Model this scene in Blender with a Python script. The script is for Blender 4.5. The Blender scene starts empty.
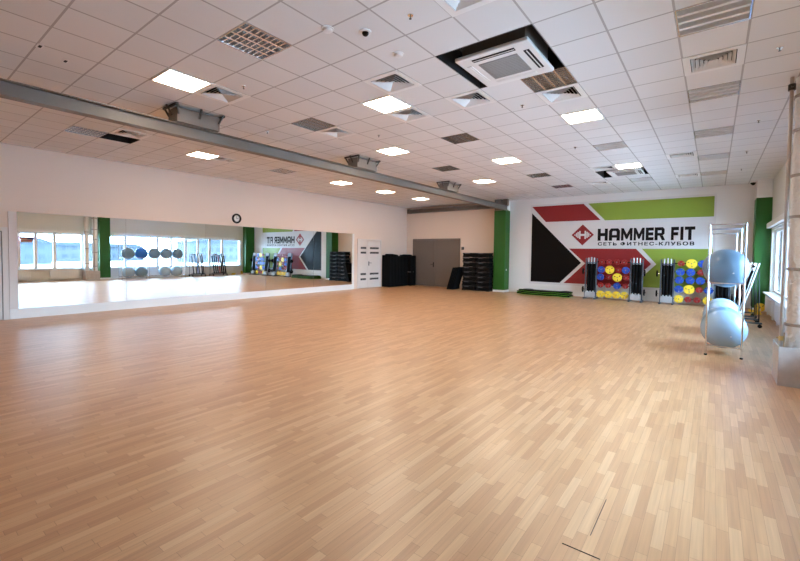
import bpy, bmesh, math, random
from mathutils import Matrix, Vector
PI = math.pi
random.seed(7)
S = bpy.context.scene
C = S.collection

# ---------------------------------------------------------------- camera, world, exposure
cam_d = bpy.data.cameras.new('camera')
cam = bpy.data.objects.new('camera', cam_d)
C.objects.link(cam)
S.camera = cam
F_PX, CX, CY = 407.71, 401.52, 267.18
cam_d.sensor_fit = 'HORIZONTAL'
cam_d.sensor_width = 36.0
cam_d.lens = 36.0 * F_PX / 800.0
cam_d.shift_x = -(CX - 400.0) / 800.0
cam_d.shift_y = (CY - 280.5) / 800.0
cam_d.clip_start = 0.05
cam_d.clip_end = 2000
YAW, PITCH, ROLL = 0.6533, -0.0335, -0.0123
Rm = Matrix.Rotation(YAW, 3, 'Z') @ Matrix.Rotation(PITCH, 3, 'X') @ Matrix.Rotation(ROLL, 3, 'Y')
Rc = Rm @ Matrix(((1, 0, 0), (0, 0, -1), (0, 1, 0)))
cam.matrix_world = Matrix.Translation((0, 0, 1.645)) @ Rc.to_4x4()

S.view_settings.view_transform = 'Standard'
S.view_settings.look = 'None'
S.view_settings.gamma = 1.0
S.view_settings.use_curve_mapping = False
S.view_settings.exposure = 0.70

SKY = 21.5
LAMP = 25.0
world = bpy.data.worlds.new('sky')
S.world = world
world.use_nodes = True
wn = world.node_tree
bg = wn.nodes['Background']
bg.inputs[0].default_value = (0.50, 0.76, 1.06, 1)
bg.inputs[1].default_value = SKY
S.cycles.max_bounces = 14
S.cycles.diffuse_bounces = 8
S.cycles.glossy_bounces = 6
S.cycles.transparent_max_bounces = 16
S.cycles.caustics_reflective = True
S.cycles.sample_clamp_indirect = 6.0

# room numbers (metres)
XL, XR, YB, YN, HC = -13.0, 1.37, 17.43, -3.55, 4.055
GX, GY, GT = -3.3792, 3.65, 0.6
WIN_B, WIN_T = 0.60, 2.47

# portals: only tell the renderer where daylight enters
for (ya, yb) in ((2.3, 7.75), (8.3, 16.55)):
    ld = bpy.data.lights.new('window_portal', 'AREA')
    ld.shape = 'RECTANGLE'
    ld.size = yb - ya
    ld.size_y = WIN_T - WIN_B
    ld.cycles.is_portal = True
    lo = bpy.data.objects.new('window_portal', ld)
    C.objects.link(lo)
    lo.location = (XR + 0.36, (ya + yb) / 2, (WIN_T + WIN_B) / 2)
    lo.rotation_euler = (PI / 2, 0, PI / 2)

# ---------------------------------------------------------------- materials
def mat(name, col, rough=0.6, metal=0.0, spec=0.5, emit=None, es=0.0, bump=None, noise=None, coat=0.0):
    m = bpy.data.materials.new(name)
    m.use_nodes = True
    nt = m.node_tree
    b = nt.nodes['Principled BSDF']
    b.inputs['Base Color'].default_value = (*col, 1)
    b.inputs['Roughness'].default_value = rough
    b.inputs['Metallic'].default_value = metal
    b.inputs['Specular IOR Level'].default_value = spec
    b.inputs['Coat Weight'].default_value = coat
    if emit:
        b.inputs['Emission Color'].default_value = (*emit, 1)
        b.inputs['Emission Strength'].default_value = es
    if bump or noise:
        tc = nt.nodes.new('ShaderNodeTexCoord')
        nz = nt.nodes.new('ShaderNodeTexNoise')
        nz.inputs['Scale'].default_value = (bump or noise)[0]
        nz.inputs['Detail'].default_value = 4
        nt.links.new(tc.outputs['Object'], nz.inputs['Vector'])
        if bump:
            bp = nt.nodes.new('ShaderNodeBump')
            bp.inputs['Strength'].default_value = bump[1]
            bp.inputs['Distance'].default_value = bump[2]
            nt.links.new(nz.outputs['Fac'], bp.inputs['Height'])
            nt.links.new(bp.outputs['Normal'], b.inputs['Normal'])
        if noise:
            mx = nt.nodes.new('ShaderNodeMix')
            mx.data_type = 'RGBA'
            mx.inputs['A'].default_value = (*[c * (1 - noise[1]) for c in col], 1)
            mx.inputs['B'].default_value = (*[min(1, c * (1 + noise[1])) for c in col], 1)
            nt.links.new(nz.outputs['Fac'], mx.inputs['Factor'])
            nt.links.new(mx.outputs['Result'], b.inputs['Base Color'])
    return m

M = {}
M['cream'] = mat('cream_paint', (0.74, 0.60, 0.50), 0.75, noise=(0.7, 0.03))
M['wallwhite'] = mat('white_wall_paint', (0.80, 0.785, 0.765), 0.7, noise=(0.7, 0.03))
M['header'] = mat('pale_grey_paint', (0.72, 0.72, 0.68), 0.7, noise=(0.8, 0.03))
M['white'] = mat('white_lacquer', (0.80, 0.79, 0.77), 0.35)
M['doorwhite'] = mat('door_white', (0.72, 0.66, 0.62), 0.4, noise=(3, 0.03))
M['plastic'] = mat('white_plastic', (0.78, 0.77, 0.75), 0.4)
M['green'] = mat('green_paint', (0.010, 0.10, 0.003), 0.55, noise=(1.0, 0.08))
M['grey_steel'] = mat('grey_painted_steel', (0.155, 0.125, 0.10), 0.5, noise=(3, 0.1))
M['dark_steel'] = mat('dark_steel', (0.05, 0.043, 0.036), 0.5, noise=(4, 0.15))
M['greydoor'] = mat('grey_door_paint', (0.155, 0.125, 0.105), 0.45, noise=(2, 0.04))
M['black'] = mat('black_plastic', (0.004, 0.004, 0.0045), 0.5, spec=0.2, noise=(8, 0.3))
M['void'] = mat('black_void', (0.004, 0.004, 0.004), 0.9, noise=(3, 0.2))
M['rubber'] = mat('black_rubber_foam', (0.003, 0.003, 0.0033), 0.75, spec=0.12, bump=(60, 0.3, 0.003))
M['greycap'] = mat('dark_grey_cap', (0.17, 0.17, 0.18), 0.4)
M['chrome'] = mat('chrome', (0.82, 0.84, 0.86), 0.13, 1.0)
M['alu'] = mat('brushed_aluminium', (0.75, 0.75, 0.75), 0.25, 1.0, noise=(20, 0.05))
M['barsteel'] = mat('worn_bar_steel', (0.42, 0.40, 0.38), 0.4, 0.9, noise=(20, 0.15))
M['traygrey'] = mat('grey_tray', (0.42, 0.42, 0.43), 0.5)
M['railgrey'] = mat('blue_grey_rail', (0.09, 0.11, 0.14), 0.35, 0.4)
M['red'] = mat('red_rubber', (0.30, 0.012, 0.012), 0.45, noise=(10, 0.1))
M['blue'] = mat('blue_rubber', (0.006, 0.06, 0.36), 0.45, noise=(10, 0.1))
M['yellow'] = mat('yellow_rubber', (0.88, 0.62, 0.04), 0.45, noise=(10, 0.05))
M['v_red'] = mat('mural_red', (0.27, 0.008, 0.010), 0.5, noise=(1.5, 0.04))
M['v_green'] = mat('mural_green', (0.25, 0.34, 0.035), 0.5, noise=(1.5, 0.04))
M['v_black'] = mat('mural_black', (0.004, 0.0035, 0.004), 0.4, spec=0.12, noise=(1.5, 0.1))
M['v_white'] = mat('mural_white', (0.72, 0.70, 0.69), 0.5, noise=(1.5, 0.02))
M['v_ink'] = mat('mural_ink', (0.004, 0.004, 0.005), 0.5, spec=0.2, noise=(4, 0.1))
M['lime'] = mat('lime_trim', (0.16, 0.50, 0.02), 0.5, noise=(9, 0.1))
M['ballgrey'] = mat('grey_blue_vinyl', (0.15, 0.25, 0.36), 0.28, noise=(3, 0.04))
M['ballpale'] = mat('pale_blue_vinyl', (0.33, 0.47, 0.62), 0.25, noise=(3, 0.04))
M['ballblue'] = mat('deep_blue_vinyl', (0.01, 0.13, 0.55), 0.28, noise=(3, 0.04))
M['foil'] = mat('pale_pipe_wrap', (0.82, 0.80, 0.78), 0.28, 0.1, bump=(22, 0.9, 0.03))
M['foilband'] = mat('joint_band', (0.42, 0.36, 0.32), 0.3, 0.4, noise=(12, 0.1))
M['casing'] = mat('scuffed_casing', (0.50, 0.45, 0.42), 0.3, noise=(9, 0.25))
M['brass'] = mat('brass', (0.55, 0.38, 0.15), 0.3, 1.0, noise=(9, 0.1))
M['clockface'] = mat('clock_face', (0.7, 0.68, 0.66), 0.4, noise=(9, 0.02))
M['lamp'] = mat('lit_diffuser', (0.9, 0.88, 0.85), 0.4, emit=(1.0, 0.83, 0.64), es=LAMP)
M['acgrille'] = mat('grey_grille', (0.30, 0.29, 0.28), 0.6, noise=(60, 0.2))
M['snow'] = mat('far_ground', (0.60, 0.60, 0.62), 0.9, noise=(0.05, 0.3))
M['farwall'] = mat('far_building_wall', (0.026, 0.034, 0.045), 0.9, noise=(0.2, 0.3))  # bluish haze of distance is put into the far building colours
M['farwall2'] = mat('far_pale_wall', (0.036, 0.042, 0.050), 0.9, noise=(0.2, 0.2))
M['farroof'] = mat('far_roof', (0.020, 0.027, 0.037), 0.9, noise=(0.3, 0.2))
M['cloudred'] = mat('flag_red', (0.35, 0.03, 0.04), 0.7)
M['flagblue'] = mat('flag_blue', (0.03, 0.05, 0.2), 0.7)

def mat_glass():
    m = bpy.data.materials.new('window_glass')
    m.use_nodes = True
    nt = m.node_tree
    nt.nodes.clear()
    o = nt.nodes.new('ShaderNodeOutputMaterial')
    mx = nt.nodes.new('ShaderNodeMixShader')
    tr = nt.nodes.new('ShaderNodeBsdfTransparent')
    tr.inputs[0].default_value = (0.93, 0.95, 0.95, 1)
    gl = nt.nodes.new('ShaderNodeBsdfGlossy')
    gl.inputs['Roughness'].default_value = 0.02
    fr = nt.nodes.new('ShaderNodeFresnel')
    fr.inputs[0].default_value = 1.3
    nt.links.new(fr.outputs[0], mx.inputs[0])
    nt.links.new(tr.outputs[0], mx.inputs[1])
    nt.links.new(gl.outputs[0], mx.inputs[2])
    nt.links.new(mx.outputs[0], o.inputs[0])
    return m
M['glass'] = mat_glass()
M['mirror'] = mat('mirror_silver', (0.88, 0.91, 0.90), 0.0, 1.0)

def mat_floor():
    m = bpy.data.materials.new('strip_wood_laminate')
    m.use_nodes = True
    nt = m.node_tree
    L = nt.links.new
    b = nt.nodes['Principled BSDF']
    geo = nt.nodes.new('ShaderNodeNewGeometry')
    mp = nt.nodes.new('ShaderNodeMapping')
    mp.inputs['Rotation'].default_value = (0, 0, PI / 2)
    L(geo.outputs['Position'], mp.inputs['Vector'])
    sx = nt.nodes.new('ShaderNodeSeparateXYZ')
    L(mp.outputs[0], sx.inputs[0])
    def mth(op, a, b_=None):
        n_ = nt.nodes.new('ShaderNodeMath'); n_.operation = op
        for k_, v_ in enumerate((a, b_)):
            if v_ is None: continue
            if isinstance(v_, (int, float)): n_.inputs[k_].default_value = v_
            else: L(v_, n_.inputs[k_])
        return n_.outputs[0]
    yr = mth('DIVIDE', sx.outputs['Y'], 0.06)
    row = mth('FLOOR', yr)
    wn_ = nt.nodes.new('ShaderNodeTexWhiteNoise'); wn_.noise_dimensions = '1D'
    L(row, wn_.inputs['W'])
    xs_ = mth('ADD', mth('DIVIDE', sx.outputs['X'], 0.44), mth('MULTIPLY', wn_.outputs['Value'], 7.0))
    colm = mth('FLOOR', xs_)
    cb = nt.nodes.new('ShaderNodeCombineXYZ')
    L(row, cb.inputs['X']); L(colm, cb.inputs['Y'])
    wc = nt.nodes.new('ShaderNodeTexWhiteNoise'); wc.noise_dimensions = '2D'
    L(cb.outputs[0], wc.inputs['Vector'])
    gap = mth('MAXIMUM', mth('GREATER_THAN', mth('ABSOLUTE', mth('SUBTRACT', mth('FRACT', yr), 0.5)), 0.488),
              mth('GREATER_THAN', mth('ABSOLUTE', mth('SUBTRACT', mth('FRACT', xs_), 0.5)), 0.4975))
    tone = mth('MULTIPLY', wc.outputs['Value'], mth('SUBTRACT', 1.0, mth('MULTIPLY', gap, 0.8)))
    cr = nt.nodes.new('ShaderNodeValToRGB')
    e = cr.color_ramp.elements
    e[0].position = 0.0; e[0].color = (0.46, 0.235, 0.112, 1)
    e[1].position = 1.0; e[1].color = (0.59, 0.342, 0.180, 1)
    k = cr.color_ramp.elements.new(0.2); k.color = (0.49, 0.258, 0.124, 1)
    k = cr.color_ramp.elements.new(0.7); k.color = (0.555, 0.305, 0.150, 1)
    L(tone, cr.inputs['Fac'])
    dk = nt.nodes.new('ShaderNodeMix'); dk.data_type = 'RGBA'; dk.blend_type = 'MULTIPLY'
    L(mth('MULTIPLY', gap, 0.55), dk.inputs['Factor'])
    L(cr.outputs['Color'], dk.inputs['A']); dk.inputs['B'].default_value = (0.35, 0.25, 0.18, 1)
    # grain stretched along the strips
    mg = nt.nodes.new('ShaderNodeMapping')
    mg.inputs['Scale'].default_value = (60, 2.0, 1)
    L(geo.outputs['Position'], mg.inputs['Vector'])
    ng = nt.nodes.new('ShaderNodeTexNoise')
    ng.inputs['Scale'].default_value = 1.0
    ng.inputs['Detail'].default_value = 2
    L(mg.outputs[0], ng.inputs['Vector'])
    mr = nt.nodes.new('ShaderNodeMapRange')
    mr.inputs['To Min'].default_value = 0.80
    mr.inputs['To Max'].default_value = 1.18
    L(ng.outputs['Fac'], mr.inputs['Value'])
    mul = nt.nodes.new('ShaderNodeMix'); mul.data_type = 'RGBA'; mul.blend_type = 'MULTIPLY'
    mul.inputs['Factor'].default_value = 1.0
    L(dk.outputs['Result'], mul.inputs['A']); L(mr.outputs[0], mul.inputs['B'])
    L(mul.outputs['Result'], b.inputs['Base Color'])
    n2 = nt.nodes.new('ShaderNodeTexNoise')
    n2.inputs['Scale'].default_value = 3.0
    L(geo.outputs['Position'], n2.inputs['Vector'])
    m2 = nt.nodes.new('ShaderNodeMapRange')
    m2.inputs['To Min'].default_value = 0.31
    m2.inputs['To Max'].default_value = 0.36
    L(n2.outputs['Fac'], m2.inputs['Value'])
    L(m2.outputs[0], b.inputs['Roughness'])
    b.inputs['Specular IOR Level'].default_value = 0.5
    return m
M['floor'] = mat_floor()

def mat_ceiling():
    m = bpy.data.materials.new('ceiling_tiles')
    m.use_nodes = True
    nt = m.node_tree
    L = nt.links.new
    b = nt.nodes['Principled BSDF']
    geo = nt.nodes.new('ShaderNodeNewGeometry')
    mp = nt.nodes.new('ShaderNodeMapping')
    mp.inputs['Location'].default_value = (-GX / GT + 60, -GY / GT + 60, 0)
    mp.inputs['Scale'].default_value = (1 / GT, 1 / GT, 0)
    L(geo.outputs['Position'], mp.inputs['Vector'])
    sp = nt.nodes.new('ShaderNodeSeparateXYZ')
    L(mp.outputs[0], sp.inputs[0])
    def edge(out):
        f = nt.nodes.new('ShaderNodeMath'); f.operation = 'FRACT'; L(out, f.inputs[0])
        s = nt.nodes.new('ShaderNodeMath'); s.operation = 'SUBTRACT'; s.inputs[1].default_value = 0.5; L(f.outputs[0], s.inputs[0])
        a = nt.nodes.new('ShaderNodeMath'); a.operation = 'ABSOLUTE'; L(s.outputs[0], a.inputs[0])
        g = nt.nodes.new('ShaderNodeMath'); g.operation = 'GREATER_THAN'; g.inputs[1].default_value = 0.482; L(a.outputs[0], g.inputs[0])
        return g
    ex, ey = edge(sp.outputs['X']), edge(sp.outputs['Y'])
    mx = nt.nodes.new('ShaderNodeMath'); mx.operation = 'MAXIMUM'
    L(ex.outputs[0], mx.inputs[0]); L(ey.outputs[0], mx.inputs[1])
    # tile to tile tone
    fl = nt.nodes.new('ShaderNodeVectorMath'); fl.operation = 'FLOOR'
    L(mp.outputs[0], fl.inputs[0])
    w = nt.nodes.new('ShaderNodeTexWhiteNoise'); w.noise_dimensions = '2D'
    L(fl.outputs[0], w.inputs['Vector'])
    mr = nt.nodes.new('ShaderNodeMapRange')
    mr.inputs['To Min'].default_value = 0.70
    mr.inputs['To Max'].default_value = 0.745
    L(w.outputs['Value'], mr.inputs['Value'])
    cc = nt.nodes.new('ShaderNodeCombineColor')
    g1 = nt.nodes.new('ShaderNodeMath'); g1.operation = 'MULTIPLY'; g1.inputs[1].default_value = 0.985; L(mr.outputs[0], g1.inputs[0])
    g2 = nt.nodes.new('ShaderNodeMath'); g2.operation = 'MULTIPLY'; g2.inputs[1].default_value = 0.97; L(mr.outputs[0], g2.inputs[0])
    L(mr.outputs[0], cc.inputs[0]); L(g1.outputs[0], cc.inputs[1]); L(g2.outputs[0], cc.inputs[2])
    ml = nt.nodes.new('ShaderNodeMix'); ml.data_type = 'RGBA'
    L(mx.outputs[0], ml.inputs['Factor'])
    L(cc.outputs[0], ml.inputs['A'])
    ml.inputs['B'].default_value = (0.42, 0.40, 0.38, 1)
    L(ml.outputs['Result'], b.inputs['Base Color'])
    b.inputs['Roughness'].default_value = 0.8
    n = nt.nodes.new('ShaderNodeTexNoise'); n.inputs['Scale'].default_value = 90
    L(geo.outputs['Position'], n.inputs['Vector'])
    bp = nt.nodes.new('ShaderNodeBump'); bp.inputs['Strength'].default_value = 0.15; bp.inputs['Distance'].default_value = 0.002
    L(n.outputs['Fac'], bp.inputs['Height']); L(bp.outputs['Normal'], b.inputs['Normal'])
    return m
M['ceiling'] = mat_ceiling()

# ---------------------------------------------------------------- mesh helpers
class MB:
    def __init__(s):
        s.bm = bmesh.new()
    def box(s, x0, x1, y0, y1, z0, z1, mx=None, bev=0.0):
        r = bmesh.ops.create_cube(s.bm, size=1.0)
        vs = r['verts']
        for v in vs:
            v.co = Vector((x0 + (v.co.x + .5) * (x1 - x0), y0 + (v.co.y + .5) * (y1 - y0), z0 + (v.co.z + .5) * (z1 - z0)))
        if bev:
            es = list({e for v in vs for e in v.link_edges})
            rr = bmesh.ops.bevel(s.bm, geom=es, offset=bev, segments=2, affect='EDGES', profile=0.5)
            vs = list({v for f in rr['faces'] for v in f.verts} | {v for v in vs if v.is_valid})
        if mx:
            bmesh.ops.transform(s.bm, matrix=mx, verts=vs)
        return s
    def tube(s, p, q, r, n=12, r2=None):
        p, q = Vector(p), Vector(q)
        d = q - p
        mt = Matrix.Translation((p + q) / 2) @ d.to_track_quat('Z', 'Y').to_matrix().to_4x4()
        bmesh.ops.create_cone(s.bm, cap_ends=True, segments=n, radius1=r, radius2=r if r2 is None else r2, depth=d.length, matrix=mt)
        return s
    def sphere(s, c, r, u=20, v=12, mx=None):
        m_ = Matrix.Translation(c)
        if mx: m_ = m_ @ mx
        bmesh.ops.create_uvsphere(s.bm, u_segments=u, v_segments=v, radius=r, matrix=m_)
        return s
    def lathe(s, prof, n=24, mx=None):
        rings = []
        for (r, z) in prof:
            ring = []
            for k in range(n):
                a = 2 * PI * k / n
                co = Vector((r * math.cos(a), r * math.sin(a), z))
                ring.append(s.bm.verts.new(mx @ co if mx else co))
            rings.append(ring)
        for a, b in zip(rings, rings[1:]):
            for k in range(n):
                s.bm.faces.new((a[k], a[(k + 1) % n], b[(k + 1) % n], b[k]))
        for rg, rev in ((rings[0], True), (rings[-1], False)):
            s.bm.faces.new(list(reversed(rg)) if rev else rg)
        return s
    def prism(s, pts, t0, t1, fn):
        """pts: 2D outline; fn(u, v, t) -> xyz; extruded from t0 to t1"""
        a = [s.bm.verts.new(fn(u, v, t0)) for u, v in pts]
        b = [s.bm.verts.new(fn(u, v, t1)) for u, v in pts]
        s.bm.faces.new(a)
        s.bm.faces.new(list(reversed(b)))
        n = len(pts)
        for k in range(n):
            s.bm.faces.new((a[(k + 1) % n], a[k], b[k], b[(k + 1) % n]))
        return s
    def data(s, name, m, smooth=False):
        bmesh.ops.recalc_face_normals(s.bm, faces=s.bm.faces)
        me = bpy.data.meshes.new(name)
        s.bm.to_mesh(me)
        s.bm.free()
        me.materials.append(M[m] if isinstance(m, str) else m)
        if smooth:
            me.polygons.foreach_set('use_smooth', [True] * len(me.polygons))
            if hasattr(me, 'set_sharp_from_angle'):
                me.set_sharp_from_angle(angle=math.radians(40))
        return me
    def build(s, name, m, parent=None, loc=None, rot=None, smooth=False):
        return inst(name, s.data(name, m, smooth), parent, loc, rot)

def inst(name, me, parent=None, loc=None, rot=None):
    o = bpy.data.objects.new(name, me)
    C.objects.link(o)
    if parent: o.parent = parent
    if loc: o.location = loc
    if rot: o.rotation_euler = rot
    return o

def tag(o, label=None, cat=None, group=None, kind=None):
    if label: o['label'] = label
    if cat: o['category'] = cat
    if group: o['group'] = group
    if kind: o['kind'] = kind
    return o

def thing(name, label, cat, loc=(0, 0, 0), rot=(0, 0, 0), group=None):
    o = bpy.data.objects.new(name, None)
    C.objects.link(o)
    o.location = loc
    o.rotation_euler = rot
    return tag(o, label, cat, group)

def struct(o):
    o['kind'] = 'structure'
    return o

ORD = ['first', 'second', 'third', 'fourth', 'fifth', 'sixth', 'seventh', 'eighth', 'ninth', 'tenth', 'eleventh', 'twelfth']
def flat(u, v, t): return (u, t, v)          # outline in the X-Z plane

# ---------------------------------------------------------------- setting
struct(MB().box(XL - 0.3, XR + 0.5, YN - 0.2, YB + 0.3, -0.15, 0).build('floor', 'floor'))
holes = set()
LIT = [(-5, -2), (-2, 2), (2, 6), (-5, 6), (-2, 10), (-12, 2), (-9, 2), (-12, 10), (-9, 10), (-12, 14), (-12, 18), (-5, 14), (2, 14)]
LOUV = [(-2, -2), (-5, 2), (-2, 6), (-5, 10), (-12, 6), (-12, -2), (-9, -2), (-2, 14), (-2, 18), (5, 2), (5, 6), (5, 10), (5, 14), (5, 18), (2, 3), (2, 10), (2, 18)]
VENT = [(-5, -1), (-1, 1), (-2, 3), (0, 3), (-5, 3), (-11, -1), (2, 4), (5, 4), (2, -1), (-12, 3), (1, 14), (4, 13), (4, 18), (-5, 20), (0, 18)]
AC = [(1, 1), (1, 15)]
for c_ in LOUV: holes.add(c_)
for c_ in VENT: holes.add(c_)
for (i, j) in AC:
    for a in (0, 1):
        for b in (0, 1): holes.add((i + a, j + b))
holes.add((-12, -1))
mb = MB()
for i in range(-17, 9):
    for j in range(-13, 24):
        if (i, j) in holes: continue
        x0, x1 = max(GX + i * GT, XL - 0.05), min(GX + (i + 1) * GT, XR + 0.05)
        y0, y1 = max(GY + j * GT, YN - 0.1), min(GY + (j + 1) * GT, YB + 0.05)
        if x1 <= x0 or y1 <= y0: continue
        mb.box(x0, x1, y0, y1, HC, HC + 0.02)
struct(mb.build('ceiling', 'ceiling'))
struct(MB().box(XL - 0.3, XR + 0.5, YN - 0.2, YB + 0.3, 4.7, 4.8).build('ceiling_slab', 'void'))

struct(MB().box(XL - 0.2, XL, YN - 0.2, YB + 0.2, 0, 4.7).build('wall_left', 'cream'))
struct(MB().box(XL - 0.2, -7.5, YB, YB + 0.2, 0, 4.7).build('wall_back_left', 'cream'))
struct(MB().box(-7.5, XR + 0.3, YB, YB + 0.2, 0, 4.7).build('wall_back', 'wallwhite'))
struct(MB().box(XL - 0.2, XR + 0.4, YN - 0.2, YN, 0, 4.7).build('wall_front', 'cream'))
rw = MB()
XO = XR + 0.35
rw.box(XR, XO, YN - 0.2, YB + 0.2, WIN_T, 4.7)
rw.box(XR, XO, YN - 0.2, YB + 0.2, 0, WIN_B)
for (ya, yb) in ((YN - 0.2, 2.3), (7.75, 8.3), (16.55, YB + 0.2)):  # first stretch is out of view, left windowless to darken the near room
    rw.box(XR, XO, ya, yb, WIN_B, WIN_T)
struct(rw.build('wall_right', 'header'))

# windows
def window(n, ya, yb, mull):
    w = MB()
    xa, xb = XR + 0.10, XR + 0.17
    t = 0.05
    w.box(xa, xb, ya, yb, WIN_B, WIN_B + t + 0.02)
    w.box(xa, xb, ya, yb, WIN_T - t, WIN_T)
    for y in [ya + t / 2, yb - t / 2] + mull:
        hw = 0.065 if y in mull else t / 2
        w.box(xa - 0.002, xb + 0.002, y - hw, y + hw, WIN_B, WIN_T)
    o = struct(w.build('window_%d' % n, 'white'))
    ys = [ya] + mull + [yb]
    for a, b in zip(ys, ys[1:]):
        MB().box(xa + 0.03, xa + 0.04, a + 0.03, b - 0.03, WIN_B + 0.04, WIN_T - 0.04).build('pane', 'glass', o)
window(1, 2.3, 7.75, [3.4, 4.6, 5.25, 6.0, 7.2])
window(2, 8.3, 16.55, [9.25, 11.0, 11.8, 12.7, 13.5, 14.3, 15.2])
struct(MB().box(XR - 0.16, XR + 0.12, 2.2, 7.75, WIN_B - 0.02, WIN_B + 0.02, bev=0.006).build('trim_1', 'white'))
struct(MB().box(XR - 0.16, XR + 0.12, 8.3, 16.55, WIN_B - 0.02, WIN_B + 0.02, bev=0.006).build('trim_2', 'white'))

# roller blind cassettes above the windows
for n, (ya, yb) in enumerate(((8.6, 16.0), (2.4, 7.0))):
    t = thing('roller_blind', ['long white roller blind box above the windows beyond the green pillar',
                               'long white roller blind box above the windows on the camera side of the pipes'][n], 'roller blind', (XR - 0.09, (ya + yb) / 2, WIN_T + 0.06))
    MB().box(-0.085, 0.085, -(yb - ya) / 2, (yb - ya) / 2, -0.02, 0.12, bev=0.01).build('cassette', 'white', t)
    MB().tube((0, -(yb - ya) / 2 + .05, -0.03), (0, (yb - ya) / 2 - .05, -0.03), 0.012).build('bottom_bar', 'alu', t)

# pillars
def pillar(name, x0, x1, y0, y1, zt, base):
    p = thing(name, None, None)
    del_keys = None
    p['kind'] = 'structure'
    MB().box(x0, x1, y0, y1, 0.09, zt, bev=0.01).build('green_shaft', 'green', p)
    MB().box(x0 + 0.01, x1 - 0.01, y0 + 0.01, y1 - 0.002, zt, HC, ).build('pale_head', 'wallwhite', p)
    MB().box(x0 - 0.012, x1 + 0.012, y0 - 0.012, y1, 0, 0.09).build('plinth', 'white', p)
    return p
pillar('pillar_left', -7.80, -7.27, 16.92, YB - 0.002, 3.60, 1)
pillar('pillar_corner', 0.99, XR - 0.003, 16.72, YB - 0.002, 3.50, 1)
pillar('pillar_window', XR - 0.34, XR - 0.003, 7.85, 8.36, 3.45, 1)

# baseboards
struct(MB().box(-7.25, 0.95, YB - 0.015, YB - 0.001, 0, 0.08).build('baseboard_back', 'wallwhite'))
struct(MB().box(-9.7, -7.82, YB - 0.015, YB - 0.001, 0, 0.08).build('baseboard_back_left', 'cream'))
struct(MB().box(XL + 0.001, XL + 0.015, 15.3, YB - 0.02, 0, 0.08).build('baseboard_left', 'cream'))
struct(MB().box(XR - 0.015, XR - 0.001, 8.6, 16.2, 0, 0.08).build('baseboard_right', 'white'))

# double grey door on the back wall
def frame_bm(x0, x1, z1, y0, y1, w):
    f = MB()
    f.box(x0 - w, x0, y0, y1, 0, z1 + w)
    f.box(x1, x1 + w, y0, y1, 0, z1 + w)
    f.box(x0, x1, y0, y1, z1, z1 + w)
    return f
d1 = struct(frame_bm(-12.52, -9.82, 2.36, YB - 0.05, YB - 0.002, 0.05).build('door_1', 'greydoor'))
for a, b in ((-12.515, -11.205), (-11.195, -9.825)):
    MB().box(a, b, YB - 0.04, YB - 0.004, 0.01, 2.355, bev=0.004).build('door_leaf', 'greydoor', d1)
h = MB().box(-11.30, -11.25, YB - 0.055, YB - 0.04, 0.98, 1.22, bev=0.004)
h.tube((-11.275, YB - 0.04, 1.12), (-11.275, YB - 0.10, 1.12), 0.012).tube((-11.275, YB - 0.095, 1.12), (-11.42, YB - 0.095, 1.12), 0.012)
h.build('door_handle', 'black', d1)
# vented white door on the mirror wall
d2 = struct(MB().box(XL + .002, XL + .04, 13.62, 13.68, 0, 2.30).box(XL + .002, XL + .04, 15.22, 15.28, 0, 2.30).box(XL + .002, XL + .04, 13.68, 15.22, 2.24, 2.30).build('door_2', 'doorwhite'))
for a, b in ((13.685, 14.315), (14.325, 15.215)):
    lf = MB().box(XL + .004, XL + .03, a, b, 0.02, 2.235, bev=0.004).build('door_leaf', 'doorwhite', d2)
    for z in (1.84, 1.62, 0.62, 0.38):
        g = MB()
        for k in range(3):
            g.box(XL + .031, XL + .036, a + 0.14, b - 0.12, z + k * 0.03, z + k * 0.03 + 0.026)
        g.build('vent_slot', 'black', lf)
hh = MB().box(XL + .03, XL + .04, 14.37, 14.41, 1.05, 1.25).tube((XL + .03, 14.39, 1.18), (XL + .09, 14.39, 1.18), 0.01).tube((XL + .085, 14.39, 1.18), (XL + .085, 14.52, 1.18), 0.01)
hh.build('door_handle', 'black', d2)
# near left door
d3 = struct(MB().box(XL + .002, XL + .05, 1.86, 1.96, 0, 2.14).box(XL + .002, XL + .05, 0.86, 0.95, 0, 2.14).box(XL + .002, XL + .05, 0.95, 1.86, 2.05, 2.14).build('door_3', 'doorwhite'))
MB().box(XL + .004, XL + .035, 0.955, 1.845, 0.01, 2.035, bev=0.004).build('door_leaf', 'doorwhite', d3)
MB().box(XL + .004, XL + .025, 1.846, 1.859, 0.01, 2.049).box(XL + .004, XL + .025, 0.955, 1.845, 2.036, 2.049).build('gap_shade', 'dark_steel', d3)  # dark strip added to stand for the shade in the door gap
MB().box(XL + .035, XL + .045, 1.72, 1.78, 0.88, 1.12).tube((XL + .04, 1.75, 1.02), (XL + .1, 1.75, 1.02), 0.012).tube((XL + .095, 1.75, 1.02), (XL + .095, 1.62, 1.02), 0.012).build('door_handle', 'dark_steel', d3)

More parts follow.
